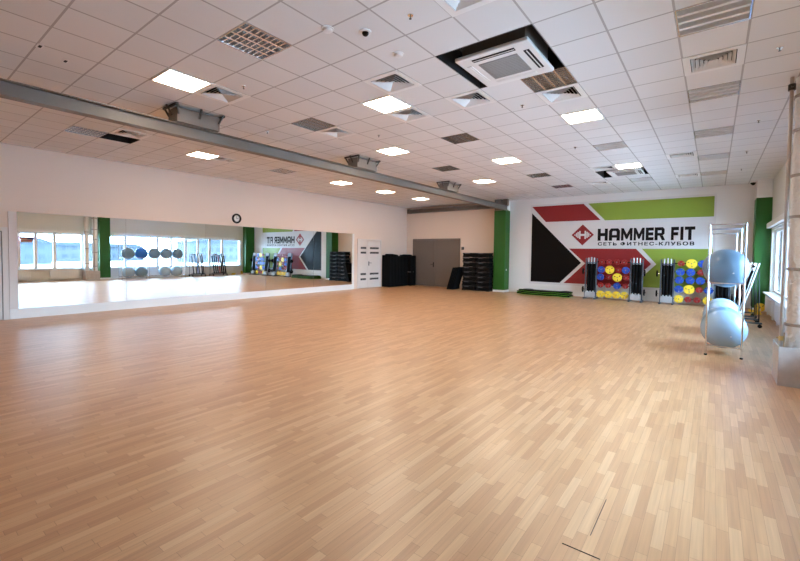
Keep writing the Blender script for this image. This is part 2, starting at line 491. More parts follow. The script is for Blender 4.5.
# mirror in panels with white surround
MY0, MY1, MZ0, MZ1 = 2.12, 13.28, 0.23, 2.51
MIRROR_YAW = 0.0026
edges = [MY0, 4.35, 6.58, 8.81, 11.04, MY1]
places = ['nearest the camera, beside the white door', 'second from the camera', 'in the middle of the five, below the clock', 'fourth from the camera', 'farthest from the camera, beside the vented white door']
for k, (a, b) in enumerate(zip(edges, edges[1:])):
    t = thing('wall_mirror', 'tall wall mirror panel, ' + places[k], 'mirror', (XL + 0.006, (a + b) / 2, MZ0), (0, 0, MIRROR_YAW), group='mirror panels along the left wall')
    hw = (b - a) / 2 - 0.0015
    MB().box(0, 0.006, -hw, hw, 0, MZ1 - MZ0).build('backing', 'dark_steel', t)
    MB().box(0.0062, 0.010, -hw, hw, 0, MZ1 - MZ0).build('mirror_glass', 'mirror', t)
struct(MB().box(XL + .001, XL + .035, MY0 - 0.15, MY1 + 0.12, 0, MZ0 - 0.002).box(XL + .001, XL + .04, MY0 - 0.15, MY1 + 0.12, 0, 0.05).build('trim_3', 'white'))
struct(MB().box(XL + .001, XL + .03, MY0 - 0.15, MY0 - 0.003, MZ0, MZ1).build('trim_4', 'doorwhite'))
struct(MB().box(XL + .001, XL + .03, MY1 + 0.003, MY1 + 0.12, MZ0, MZ1).build('trim_5', 'white'))

# ---------------------------------------------------------------- beams
bm_ = thing('steel_beam', 'long grey steel beam hanging below the ceiling along the room', 'beam', (-7.2, 0, 3.67))
b = MB()
b.box(-0.09, 0.09, YN + 0.002, 16.90, 0.085, 0.10)
b.box(-0.09, 0.09, YN + 0.002, 16.90, -0.10, -0.085)
b.box(-0.012, 0.012, YN + 0.002, 16.90, -0.085, 0.085)
b.build('flanged_beam', 'grey_steel', bm_)
for y in (-0.9, 3.47, 7.72, 12.0):
    br = MB()
    br.box(-0.16, 0.16, y - 0.36, y + 0.36, 0.10, HC - 3.67 - 0.05)
    brk = br.build('hanger_box', 'grey_steel', bm_)
    a = MB()
    zt = HC - 3.67 - 0.012
    for sx in (-1, 1):
        for dy in (-0.34, 0.0, 0.34):
            a.tube((sx * 0.165, y + dy, zt - 0.15), (sx * 0.24, y + dy * 1.15, zt), 0.018, 6)
    for sy in (-1, 1):
        a.tube((0, y + sy * 0.365, zt - 0.15), (0, y + sy * 0.46, zt), 0.018, 6)
    a.box(-0.24, 0.24, y - 0.42, y - 0.39, zt - 0.03, zt)
    a.box(-0.24, 0.24, y + 0.39, y + 0.42, zt - 0.03, zt)
    a.build('hanger_arm', 'dark_steel', brk)
t = thing('beam_bracket', 'grey steel bracket at the top of the left green pillar', 'bracket', (-7.4, 16.9, 3.58))
MB().box(-0.28, 0.02, -0.22, 0.0, 0.0, HC - 3.58 - 0.01).box(0.11, 0.3, -0.22, -0.02, 0.21, HC - 3.58 - 0.01).build('plate_box', 'grey_steel', t)
MB().tube((0.08, -0.06, 0.02), (0.24, -0.06, 0.02), 0.03).build('bolt_rod', 'alu', t)
t = thing('steel_beam', 'dark grey steel beam across the top of the back wall above the double door', 'beam', (-10.2, YB - 0.20, 3.83))
MB().box(-2.45, 2.38, -0.02, 0.02, -0.07, 0.07).box(-2.45, 2.38, -0.12, 0.12, 0.07, 0.09).box(-2.45, 2.38, -0.12, 0.12, -0.09, -0.07).build('flanged_beam', 'grey_steel', t)
MB().box(-2.6, -2.45, -0.08, 0.14, -0.10, 0.12).build('end_plate', 'grey_steel', t)

# ---------------------------------------------------------------- ceiling fixtures
def cell(i, j): return (GX + (i + .5) * GT, GY + (j + .5) * GT)
def order_words(lst):
    out = {}
    for i in set(a for a, _ in lst):
        js = sorted(b for a, b in lst if a == i)
        for k, j in enumerate(js):
            out[(i, j)] = 'only' if len(js) == 1 else ('nearest' if k == 0 else ('farthest' if k == len(js) - 1 else ORD[k]))
    return out
ROWN = {5: 'in the row nearest the windows', 2: 'in the second row from the windows', -2: 'in the third row from the windows', -5: 'in the row right of the beam', -9: 'in the row left of the beam', -12: 'in the row by the mirror wall'}
ow = order_words(LIT)
fr_me = MB().box(-.298, .298, -.298, -.27, -.012, .0).box(-.298, .298, .27, .298, -.012, 0).box(-.298, -.27, -.27, .27, -.012, 0).box(.27, .298, -.27, .27, -.012, 0).data('frame', 'white')
df_me = MB().box(-.27, .27, -.27, .27, -.009, -.001).data('diffuser', 'lamp')
for (i, j) in LIT:
    x, y = cell(i, j)
    t = thing('ceiling_light', 'lit square ceiling light, %s one %s' % (ow[(i, j)], ROWN[i]), 'ceiling light', (x, y, HC), group='lit ceiling panels')
    inst('frame', fr_me, t)
    inst('diffuser', df_me, t)
ow = order_words(LOUV)
lb = MB()
for k in range(3):
    x = -.29 + (k + 1) * .58 / 4
    lb.prism([(-.006, .055), (.006, .055), (.014, 0), (-.014, 0)], -.29, .29, lambda u, v, t_, x=x: (x + u, t_, v))
for k in range(8):
    y = -.29 + (k + 1) * .58 / 9
    lb.prism([(-.003, .05), (.003, .05), (.007, 0.003), (-.007, 0.003)], -.29, .29, lambda u, v, t_, y=y: (t_, y + u, v))
lv_me = lb.data('louvre', 'alu')
h_me = MB().box(-.299, -.288, -.299, .299, -.004, .12).box(.288, .299, -.299, .299, -.004, .12).box(-.288, .288, -.299, -.288, -.004, .12).box(-.288, .288, .288, .299, -.004, .12).data('housing_rim', 'alu')
rb = MB().box(-.288, .288, -.288, .288, .11, .12)
rf_me = rb.data('reflector', 'alu')
tb = MB()
for k in range(4):
    x = -.29 + (k + .5) * .58 / 4
    tb.tube((x, -.28, .08), (x, .28, .08), .012, 8)
tb_me = tb.data('lamp_tube', 'plastic')
wb = MB()
for k in range(5):
    y = -.29 + k * .145
    wb.prism([(-.012, .07), (.012, .07), (.022, 0.002), (-.022, 0.002)], -.286, .286, lambda u, v, t_, y=y: (t_, min(.285, max(-.285, y + u)), v))
lv_wide = wb.data('louvre', 'plastic')
rf_wide = MB().box(-.288, .288, -.288, .288, .075, .085).data('reflector', 'chrome')
for (i, j) in LOUV:
    x, y = cell(i, j)
    t = thing('louvre_light', 'unlit louvred ceiling light, %s one %s' % (ow[(i, j)], ROWN[i]), 'ceiling light', (x, y, HC), group='unlit louvred ceiling lights')
    wide = i == 5 or (i == 2 and j > 3)
    inst('housing_rim', h_me, t); inst('louvre', lv_wide if wide else lv_me, t); inst('reflector', rf_wide if wide else rf_me, t)
    if not wide: inst('lamp_tube', tb_me, t)
# 4-way air diffusers
vb = MB()
for k in range(5):
    r0 = .215 - k * .042
    r1 = r0 - .030
    z0, z1 = -.010, .024
    for a in range(4):
        mx = Matrix.Rotation(a * PI / 2, 4, 'Z')
        vs = [(-r0, -r0, z0), (r0, -r0, z0), (r1, -r1, z1), (-r1, -r1, z1)]
        va = [vb.bm.verts.new(mx @ Vector(v)) for v in vs]
        vc = [vb.bm.verts.new(mx @ (Vector(v) + Vector((0, 0.003, .003)))) for v in vs]
        vb.bm.faces.new(va); vb.bm.faces.new(list(reversed(vc)))
        for q in range(4):
            vb.bm.faces.new((va[(q + 1) % 4], va[q], vc[q], vc[(q + 1) % 4]))
vn_me = vb.data('vane', 'white')
vf_me = MB().box(-.299, .299, -.299, -.225, -.008, 0).box(-.299, .299, .225, .299, -.008, 0).box(-.299, -.225, -.225, .225, -.008, 0).box(.225, .299, -.225, .225, -.008, 0).data('face_plate', 'white')
vd_me = MB().box(-.23, .23, -.23, .23, .12, .13).box(-.235, -.226, -.23, .23, 0, .12).box(.226, .235, -.23, .23, 0, .12).box(-.226, .226, -.235, -.226, 0, .12).box(-.226, .226, .226, .235, 0, .12).data('duct_box', 'void')
VL = {(-5, -1): 'behind the nearest lit panel right of the steel beam', (-1, 1): 'between the smoke detectors and the big lit panel', (-2, 3): 'against the far side of the big lit panel in the middle',
      (0, 3): 'alone near the left of the open cassette air conditioner', (-5, 3): 'touching an unlit louvred light beyond the first beam hanger', (-11, -1): 'beside the black open tile over the mirror wall',
      (2, 4): 'right behind the louvred light next to the near air conditioner', (5, 4): 'between the two nearest louvred lights of the window side', (2, -1): 'cut off by the top edge of the picture',
      (-12, 3): 'beside a lit panel left of the steel beam', (1, 14): 'just before the far air conditioner', (4, 13): 'nearer of two thin ones before the white wall end',
      (4, 18): 'farther of two thin ones before the back wall', (-5, 20): 'farthest left, above the left green pillar', (0, 18): 'near the back wall above the word mural'}
for (i, j) in VENT:
    x, y = cell(i, j)
    t = thing('air_vent', 'square ceiling air diffuser ' + VL[(i, j)], 'air vent', (x, y, HC), group='square ceiling air diffusers')
    inst('face_plate', vf_me, t); inst('vane', vn_me, t); inst('duct_box', vd_me, t)
# open tile
x, y = cell(-12, -1)
t = thing('open_tile', 'black open ceiling tile over the mirror wall', 'ceiling opening', (x, y, HC))
MB().box(-.298, .298, -.298, .298, .25, .26).box(-.299, -.293, -.298, .298, 0, .25).box(.293, .299, -.298, .298, 0, .25).box(-.293, .293, -.299, -.293, 0, .25).box(-.293, .293, .293, .299, 0, .25).build('black_recess', 'void', t)
# cassette air conditioners in black openings
for n, ((i, j), (a0, a1, b0, b1)) in enumerate(zip(AC, (((1.24), 2.78, 1.38, 2.98), (1.45, 2.86, 15.3, 16.85)))):
    x, y = GX + (i + 1) * GT, GY + (j + 1) * GT
    t = thing('air_conditioner', ['white cassette air conditioner in a black ceiling opening, nearer of the two', 'white cassette air conditioner in a black ceiling opening, the far one by the mural'][n], 'air conditioner', (x, y, HC))
    MB().box(-.598, .598, -.598, .598, .30, .31).box(-.599, -.59, -.598, .598, 0, .3).box(.59, .599, -.598, .598, 0, .3).box(-.59, .59, -.599, -.59, 0, .3).box(-.59, .59, .59, .599, 0, .3).build('black_recess', 'void', t)
    px0, px1, py0, py1 = (a0 - i - 1) * GT, (a1 - i - 1) * GT, (b0 - j - 1) * GT, (b1 - j - 1) * GT
    cx, cy, hx, hy = (px0 + px1) / 2, (py0 + py1) / 2, (px1 - px0) / 2, (py1 - py0) / 2
    MB().box(cx - .4, cx + .4, cy - .4, cy + .4, .02, .28).build('body', 'grey_steel', t)
    pn = MB().box(cx - hx, cx + hx, cy - hy, cy + hy, -.025, .02, bev=.012).build('front_panel', 'plastic', t)
    g = MB().box(cx - .25, cx + .25, cy - .25, cy + .25, -.034, -.026)
    for q in range(12):
        g.box(cx - .245, cx + .245, cy - .24 + q * .041, cy - .235 + q * .041, -.038, -.034)
    g.build('intake_grille', 'acgrille', pn)
    for k in range(4):
        mx = Matrix.Translation((cx, cy, 0)) @ Matrix.Rotation(k * PI / 2, 4, 'Z')
        MB().box(-.27, .27, -.40, -.335, -.031, -.0255, mx).build('air_slot', 'black' if k in (0, 1) else 'plastic', pn)
        MB().box(-.262, .262, -.375, -.362, -.034, -.030, mx).build('air_flap', 'plastic', pn)
# small ceiling devices
def lathe_dn(prof):
    return MB().lathe([(r, -z) for r, z in prof], 20)
det_me = lathe_dn([(.055, 0), (.055, .012), (.045, .03), (.02, .036)]).data('dome', 'plastic', True)
for lab, (i, j) in (('round white smoke detector on a tile corner near the dark round one', (0.0, -1.0)), ('round white ceiling detector on the next tile towards the small diffuser', (0.46, 0.48))):
    t = thing('smoke_detector', lab, 'smoke detector', (GX + i * GT, GY + j * GT, HC), group='ceiling detectors')
    MB().lathe([(.07, -.008), (.07, 0)], 20).build('base', 'plastic', t)
    inst('dome', det_me, t)
t = thing('ceiling_camera', 'small round ceiling device with a dark eye, right of the white detector', 'ceiling camera', (GX + .49 * GT, GY - .53 * GT, HC))
MB().lathe([(.065, -.014), (.065, 0)], 20).build('base', 'plastic', t)
MB().sphere((0, 0, -.014), .038).build('eye', 'black', t)
sp_me = MB().lathe([(.028, -.006), (.03, 0)], 14).data('rosette', 'alu')
sh_me = MB().tube((0, 0, -.005), (0, 0, -.035), .006, 8).tube((0, 0, -.035), (0, 0, -.04), .014, 10).data('nozzle', 'dark_steel')
SPL = {(1.45, -.46): 'nearest, right of the detectors at the top', (1.43, 4.65): 'beyond the near air conditioner', (6.51, 4.56): 'by the wrapped pipes, right side', (6.55, 9.81): 'farther along the window side row',
       (1.43, 9.9): 'right of the third lamp row, far beyond the near air conditioner', (-3.54, 4.54): 'beyond the big lit middle panel', (-3.56, -.47): 'beside the near triangular looking diffuser',
       (6.5, 14.2): 'third of the window side row', (6.5, 18.0): 'last of the window side row by the back wall', (-6.34, 2.09): 'close to the steel beam after its first hanger'}
for (i, j), w in SPL.items():
    t = thing('sprinkler', 'small ceiling sprinkler head, ' + w, 'sprinkler', (GX + i * GT, GY + j * GT, HC), group='ceiling sprinklers')
    inst('rosette', sp_me, t); inst('nozzle', sh_me, t)
for n, (i, j) in enumerate(((-5.07, -3.95), (-5.46, -3.46))):
    t = thing('ceiling_socket', ['small oval plate hole in a ceiling tile, left one near the beam', 'small oval plate hole in a ceiling tile, right one near the beam'][n], 'ceiling plate', (GX + i * GT, GY + j * GT, HC))
    MB().box(-.06, .06, -.03, .03, -.008, 0, bev=.003).build('plate', 'plastic', t)
    MB().box(-.04, .04, -.015, .015, -.010, -.0082).build('slot', 'black', t)
t = thing('dome_camera', 'black dome camera where the white mural wall meets the ceiling', 'camera', (0.93, YB - .12, HC))
MB().lathe([(.07, -.03), (.07, 0)], 20).build('base', 'black', t)
MB().sphere((0, 0, -.03), .055).build('dome', 'black', t)

# ---------------------------------------------------------------- mural
mur = thing('wall_mural', 'large red, green and black wall graphic with HAMMER FIT lettering', 'wall sign', (0, YB - 0.0005, 0))
def poly(name, pts, m, y0, y1=-0.0005, par=None):
    return MB().prism(pts, y0, y1, flat).build(name, m, par or mur)
poly('background', [(-6.35, .42), (.02, .42), (.02, 3.80), (-6.35, 3.80)], 'v_white', -.003)
poly('red_panel', [(-6.28, 3.72), (-4.20, 3.72), (-3.56, 3.05), (-5.68, 3.05)], 'v_red', -.006, -.0032)
poly('red_panel', [(-4.72, 1.93), (-2.32, 1.93), (-1.82, 1.37), (-2.60, .51), (-4.90, .51), (-4.08, 1.34)], 'v_red', -.006, -.0032)
poly('green_panel', [(-4.03, 3.72), (-.04, 3.72), (-.04, 3.03), (-3.40, 3.03)], 'v_green', -.006, -.0032)
poly('green_panel', [(-2.13, 1.93), (-.04, 1.93), (-.04, .51), (-2.42, .51), (-1.66, 1.37)], 'v_green', -.006, -.0032)
poly('black_panel', [(-6.28, 3.45), (-4.24, 1.36), (-5.06, .51), (-6.28, .51)], 'v_black', -.006, -.0032)
# diamond emblem
cx, cz, hw, hh_ = -4.21, 2.48, .42, .42
em = poly('emblem', [(cx - hw, cz), (cx, cz + hh_), (cx + hw, cz), (cx, cz - hh_)], 'v_red', -.009, -.0035)
def rect(x0, x1, z0, z1): return [(x0, z0), (x1, z0), (x1, z1), (x0, z1)]
e = MB()
for r in (rect(-.13, -.075, -.16, .16), rect(.075, .13, -.16, .16), rect(-.075, .075, -.04, .04), rect(-.195, -.145, -.12, .12), rect(.145, .195, -.12, .12),
          rect(-.25, -.21, -.08, .08), rect(.21, .25, -.08, .08), rect(-.31, -.265, -.02, .02), rect(.265, .31, -.02, .02)):
    e.prism([(cx + a, cz + b_) for a, b_ in r], -.011, -.0092, flat)
e.build('dumbbell_sign', 'v_white', em)
# HAMMER FIT block letters, unit height 1
def letter(ch):
    s = .30
    if ch == 'H': return [rect(0, s, 0, 1), rect(1 - s, 1, 0, 1), rect(s, 1 - s, .38, .64)], 1
    if ch == 'A': return [[(0, 0), (s, 0), (s, .72), (.40, .80), (.40, 1), (.18, 1), (0, .80)], [(1 - s, 0), (1, 0), (1, .80), (.82, 1), (.60, 1), (.60, .80), (1 - s, .72)], rect(.40, .60, .78, 1), rect(s, 1 - s, .24, .46)], 1
    if ch == 'M': return [[(0, 0), (.26, 0), (.26, 1), (0, 1)], [(.94, 0), (1.2, 0), (1.2, 1), (.94, 1)], [(.26, 1), (.26, .55), (.52, .12), (.68, .12), (.94, .55), (.94, 1), (.60, .5)]], 1.2
    if ch == 'E': return [rect(0, s, 0, 1), rect(s, .82, 0, .24), rect(s, .78, .38, .62), rect(s, .82, .76, 1)], .82
    if ch == 'R': return [rect(0, s, 0, 1), rect(s, .78, .76, 1), [(.66, .38), (.78, .38), (.95, .5), (.95, .86), (.78, 1), (.66, .76)], rect(s, .66, .36, .56), [(.48, .36), (.72, 0), (1.02, 0), (.80, .38)]], 1.0
    if ch == 'F': return [rect(0, s, 0, 1), rect(s, .85, .75, 1), rect(s, .78, .36, .6)], .85
    if ch == 'I': return [rect(0, s, 0, 1)], s
    if ch == 'T': return [rect(.32, .62, 0, .76), rect(0, .94, .76, 1)], .94
ZB, HH = 2.24, .47
spans = [('H', -3.65, -3.29), ('A', -3.25, -2.87), ('M', -2.83, -2.45), ('M', -2.41, -2.06), ('E', -2.02, -1.77), ('R', -1.74, -1.42), ('F', -1.24, -1.01), ('I', -.965, -.875), ('T', -.84, -.54)]
# columns measured in the wall plane
for ch, x0, x1 in spans:
    shp, w = letter(ch)
    lm = MB()
    for k, pp in enumerate(shp):
        lm.prism([(x0 + u / w * (x1 - x0), ZB + v * HH) for u, v in pp], -.009 - k * .0001, -.0034, flat)
    lm.build('letter_' + ch.lower(), 'v_ink', mur)
def text_mesh(body, size, off):
    cu = bpy.data.curves.new('txt', 'FONT')
    cu.body = body; cu.size = size; cu.offset = off; cu.extrude = .001
    cu.space_character = 1.25
    ob = bpy.data.objects.new('txt', cu)
    C.objects.link(ob)
    dg = bpy.context.evaluated_depsgraph_get()
    me = bpy.data.meshes.new_from_object(ob.evaluated_get(dg))
    bpy.data.objects.remove(ob)
    return me
me = text_mesh('СЕТЬ ФИТНЕС-КЛУБОВ', .2, .0)
xs = [v.co.x for v in me.vertices]; ys = [v.co.y for v in me.vertices]
sx_, sy_ = (3.07) / (max(xs) - min(xs)), .135 / (max(ys) - min(ys))
for v in me.vertices:
    v.co = Vector((-3.63 + (v.co.x - min(xs)) * sx_, -.006 - v.co.z, 2.05 + (v.co.y - min(ys)) * sy_))
tb_ = bmesh.new()
for q, (dx, dz_) in enumerate(((-.006, -.004), (.006, -.004), (-.006, .004), (.006, .004))):   # bolder strokes
    me2 = me.copy()
    for v in me2.vertices:
        v.co += Vector((dx, -.0003 * q, dz_))
    tb_.from_mesh(me2)
me3 = bpy.data.meshes.new('small_lettering')
tb_.to_mesh(me3); tb_.free()
me = me3
me.materials.clear(); me.materials.append(M['v_ink'])
inst('small_lettering', me, mur)

# ---------------------------------------------------------------- clock
t = thing('wall_clock', 'round black rimmed wall clock above the mirror', 'clock', (XL + .002, 7.66, 2.77), rot=(0, PI / 2, 0))
MB().lathe([(.165, 0), (.17, .02), (.16, .045), (.115, .045), (.11, .02), (.108, .0)], 32).build('rim', 'black', t, smooth=True)
MB().lathe([(.107, .004), (.107, .018)], 32).build('dial', 'clockface', t)
MB().box(-.085, .01, -.006, .006, .020, .023).box(-.006, .006, -.01, .065, .024, .027).build('hand', 'black', t)
tk = MB()
for k in range(12):
    tk.box(.085, .10, -.004, .004, .0185, .020, Matrix.Rotation(k * PI / 6, 4, 'Z'))
tk.build('hour_mark', 'black', t)

# small devices on the back walls
t = thing('card_reader', 'small black box on the wall right of the grey double door', 'card reader', (-9.62, YB - .002, 1.93))
MB().box(-.06, .06, -.05, 0, -.07, .07, bev=.01).build('body', 'black', t)
MB().box(-.03, .03, -.053, -.05, -.01, .04).build('face', 'greycap', t)
for n, (x, y, z, lb_) in enumerate(((-7.265, 17.1, .98, 'small white socket on the left green pillar'), (XR - .16, 7.847, .95, 'small white socket on the green window pillar'))):
    t = thing('wall_socket', lb_, 'socket', (x, y, z))
    if n == 0:
        MB().box(0, .012, -.04, .04, -.04, .04, bev=.003).build('cover', 'plastic', t); MB().box(.012, .014, -.015, .015, -.015, .015).build('insert', 'greycap', t)
    else:
        MB().box(-.04, .04, -.012, 0, -.04, .04, bev=.003).build('cover', 'plastic', t); MB().box(-.015, .015, -.014, -.012, -.015, .015).build('insert', 'greycap', t)

# ---------------------------------------------------------------- wrapped pipes
t = thing('wrapped_pipe', 'thick vertical pipe in pale shiny wrapping at the right edge', 'pipe', (.93, 7.60, 0))
def ring_band(r, z): return [(r, z - .02), (r + .012, z - .018), (r + .012, z + .018), (r, z + .02)]
pr = [(.13, .0)]
for k in range(41):
    z = k * .1
    pr.append((.128 + random.uniform(-.007, .007), z + .01))
pr.append((.128, HC - .002))
MB().lathe(pr, 28).build('wrapping', 'foil', t, smooth=True)
for z in (.75, 1.5, 2.2, 2.75, 3.35, 3.8):
    MB().lathe(ring_band(.134, z), 28).build('joint_band', 'foilband', t)
t = thing('wrapped_pipe', 'second pale wrapped pipe, standing nearer the camera and partly outside the picture', 'pipe', (1.05, 7.27, 0))
pr = [(.105, 0)] + [(.103 + random.uniform(-.006, .006), k * .1 + .01) for k in range(41)] + [(.103, HC - .002)]
MB().lathe(pr, 28).build('wrapping', 'foil', t, smooth=True)
for z in (.9, 1.7, 2.6, 3.5):
    MB().lathe(ring_band(.11, z), 28).build('joint_band', 'foilband', t)
t = thing('riser_pipe', 'thin vertical heating pipe on the left of the wrapped pipe', 'pipe', (.758, 7.52, 0))
MB().tube((0, 0, 0), (0, 0, HC - .002), .022, 14).build('tube', 'foilband', t, smooth=True)
MB().tube((0, 0, .53), (0, 0, .59), .028, 10).tube((-.02, -.0, .56), (-.05, -.0, .56), .011, 8).build('valve', 'brass', t)
MB().tube((0, 0, 3.88), (0, 0, 3.96), .04, 14).tube((0, -.02, 3.92), (0, -.09, 3.92), .014, 8).build('clamp', 'dark_steel', t)

t = thing('pipe_casing', 'low scuffed casing around the feet of the wrapped pipes', 'casing', (0, 0, 0))
MB().box(.70, .71, 7.13, 7.76, 0, .50).build('side_panel', 'casing', t)
MB().box(.70, 1.30, 7.12, 7.13, 0, .50).build('front_panel', 'casing', t)

# ---------------------------------------------------------------- radiators
def radiator(y0, y1, lab):
    t = thing('radiator', lab, 'radiator', (XR - .09, (y0 + y1) / 2, .09))
    w = (y1 - y0) / 2
    MB().box(-.05, .03, -w, w, .02, .47, bev=.008).build('panel', 'white', t)
    r = MB()
    n = int(w * 2 / .06)
    for k in range(n):
        y = -w + .04 + k * (2 * w - .08) / (n - 1)
        r.box(-.058, -.050, y - .015, y + .015, .05, .44)
    r.build('rib', 'plastic', t)
    for s in (-1, 1):
        MB().box(-.02, .02, s * (w - .12) - .015, s * (w - .12) + .015, -.09, .02).build('foot', 'white', t)
    MB().tube((-.0, w, .08), (-.0, w + .1, .08), .012, 8).tube((0, w + .1, .08), (.08, w + .1, .08), .012, 8).build('feed_pipe', 'white', t)
radiator(5.75, 6.95, 'white panel radiator under the windows before the wrapped pipes')
radiator(3.2, 5.0, 'white panel radiator farthest towards the camera under the windows')
radiator(9.3, 10.9, 'white panel radiator behind the gym ball rack')
radiator(12.2, 13.6, 'white panel radiator behind the black bar racks')
radiator(14.4, 15.9, 'white panel radiator closest to the green corner pillar')

# ---------------------------------------------------------------- gym ball rack
RX0, RX1, RY0, RY1 = -.065, .400, 8.55, 11.95
t = thing('ball_rack', 'tall chrome tube rack holding gym balls beside the windows', 'ball rack', (0, 0, 0))
tr_ = .0135
for y in (RY0, 9.935, RY1):
    for x in (RX0, RX1):
        u = MB().tube((x, y, 0.02), (x, y, 2.2), tr_).build('upright', 'chrome', t, smooth=True)
        MB().tube((x, y, 0.0), (x, y, .025), .022).build('foot_cap', 'black', u)
    for z in (.17, 1.22, 2.19):
        MB().tube((RX0, y, z), (RX1, y, z), tr_ * .8).build('crossbar', 'chrome', t, smooth=True)
for z in (.17, 1.22, 2.19):
    for x in (RX0, RX1):
        MB().tube((x, RY0, z), (x, RY1, z), tr_ * .8).build('long_rail', 'chrome', t, smooth=True)
# raise the lower rails' balls: rest points follow from rail spacing
def ball(y, z, r, m, lab):
    pr_ = []
    n = 28
    for k in range(n + 1):
        a = -PI / 2 + PI * k / n
        rr = r * math.cos(a)
        w_ = 1 + (.004 if k % 2 else -.002) * (1 if 6 < k < n - 6 else 0)
        pr_.append((max(.004, rr * w_), r * math.sin(a)))
    mx = Matrix.Rotation(PI / 2 + .25, 4, 'X') @ Matrix.Rotation(.3, 4, 'Y')
    o = thing('gym_ball', lab, 'gym ball', ((RX0 + RX1) / 2, y, z), group='gym balls on the chrome rack')
    MB().lathe(pr_, 40, mx).build('skin', m, o, smooth=True)
    MB().lathe([(.012, 0), (.012, .006)], 10, Matrix.Rotation(PI / 2 + .25, 4, 'X') @ Matrix.Rotation(.3, 4, 'Y') @ Matrix.Translation((0, 0, r - .004))).build('plug', 'white', o)
r = .325
dz = math.sqrt((r + .0108) ** 2 - ((RX1 - RX0) / 2) ** 2)
zt, zb = 1.22 + dz, .17 + dz
ball(8.93, zt, r, 'ballgrey', 'large grey blue gym ball at the near end of the upper shelf')
ball(9.59, zt, r, 'ballblue', 'deep blue gym ball on the upper shelf')
ball(10.28, zt, r, 'ballgrey', 'grey blue gym ball in the middle of the upper shelf')
ball(10.94, zt, r, 'ballgrey', 'grey blue gym ball second from the far end of the upper shelf')
ball(11.59, zt, r * .96, 'ballgrey', 'slightly smaller grey blue gym ball at the far end of the upper shelf')
ball(8.93, zb, r * 1.0, 'ballpale', 'pale shiny blue gym ball at the near end of the lower shelf')
ball(9.59, zb, r * 1.0, 'ballgrey', 'grey blue gym ball second from the near end of the lower shelf')
ball(10.85, zb, r, 'ballpale', 'pale blue gym ball after the gap on the lower shelf')
ball(11.52, zb, r, 'ballpale', 'pale blue gym ball at the far end of the lower shelf')

# ---------------------------------------------------------------- weight plates
def plate_mesh(R, m):
    b = MB()
    th = .035
    # outer ring
    n = 30
    def ringband(r0, r1, h):
        prof = [(r0, -h), (r1 - .006, -h), (r1, -h * .5), (r1, h * .5), (r1 - .006, h), (r0, h)]
        rings = []
        for (rr, z) in prof:
            rings.append([b.bm.verts.new((rr * math.cos(2 * PI * k / n), z, rr * math.sin(2 * PI * k / n))) for k in range(n)])
        rings.append(rings[0])
        for a_, c_ in zip(rings, rings[1:]):
            for k in range(n):
                b.bm.faces.new((a_[k], a_[(k + 1) % n], c_[(k + 1) % n], c_[k]))
    ringband(R * .80, R, th / 2)
    ringband(.016, R * .42, th / 2)
    for s in range(3):
        a0 = s * 2 * PI / 3 + PI / 2 + .1
        pts = []
        w = 1.75
        for k in range(5):
            a = a0 - w / 2 + w * k / 4
            pts.append((R * .81 * math.cos(a), R * .81 * math.sin(a)))
        for k in range(5):
            a = a0 + w * .5 - w * .5 * 2 * k / 4
            pts.append((R * .40 * math.cos(a), R * .40 * math.sin(a)))
        b.prism(pts, -th / 2 + .003, th / 2 - .003, flat)
    me_ = b.data('disc', m)
    hub = MB().tube((0, -th / 2 - .003, 0), (0, -th / 2 + .004, 0), .02, 16).data('hub', 'greycap')
    return me_, hub
PM = {'Y': plate_mesh(.155, 'yellow'), 'y': plate_mesh(.134, 'yellow'), 'b': plate_mesh(.125, 'blue'), 'r': plate_mesh(.098, 'red')}
PR = {'Y': .155, 'y': .134, 'b': .125, 'r': .098}
CN = {'Y': 'large yellow', 'y': 'large yellow', 'b': 'medium blue', 'r': 'small red'}
def add_plate(kind, loc, lab, group, rot=None):
    t = thing('weight_plate', lab, 'weight plate', loc, rot or (0, 0, 0), group)
    inst('disc', PM[kind][0], t); inst('hub', PM[kind][1], t)
    return t
RN = ['top', 'second', 'middle', 'fourth', 'bottom']
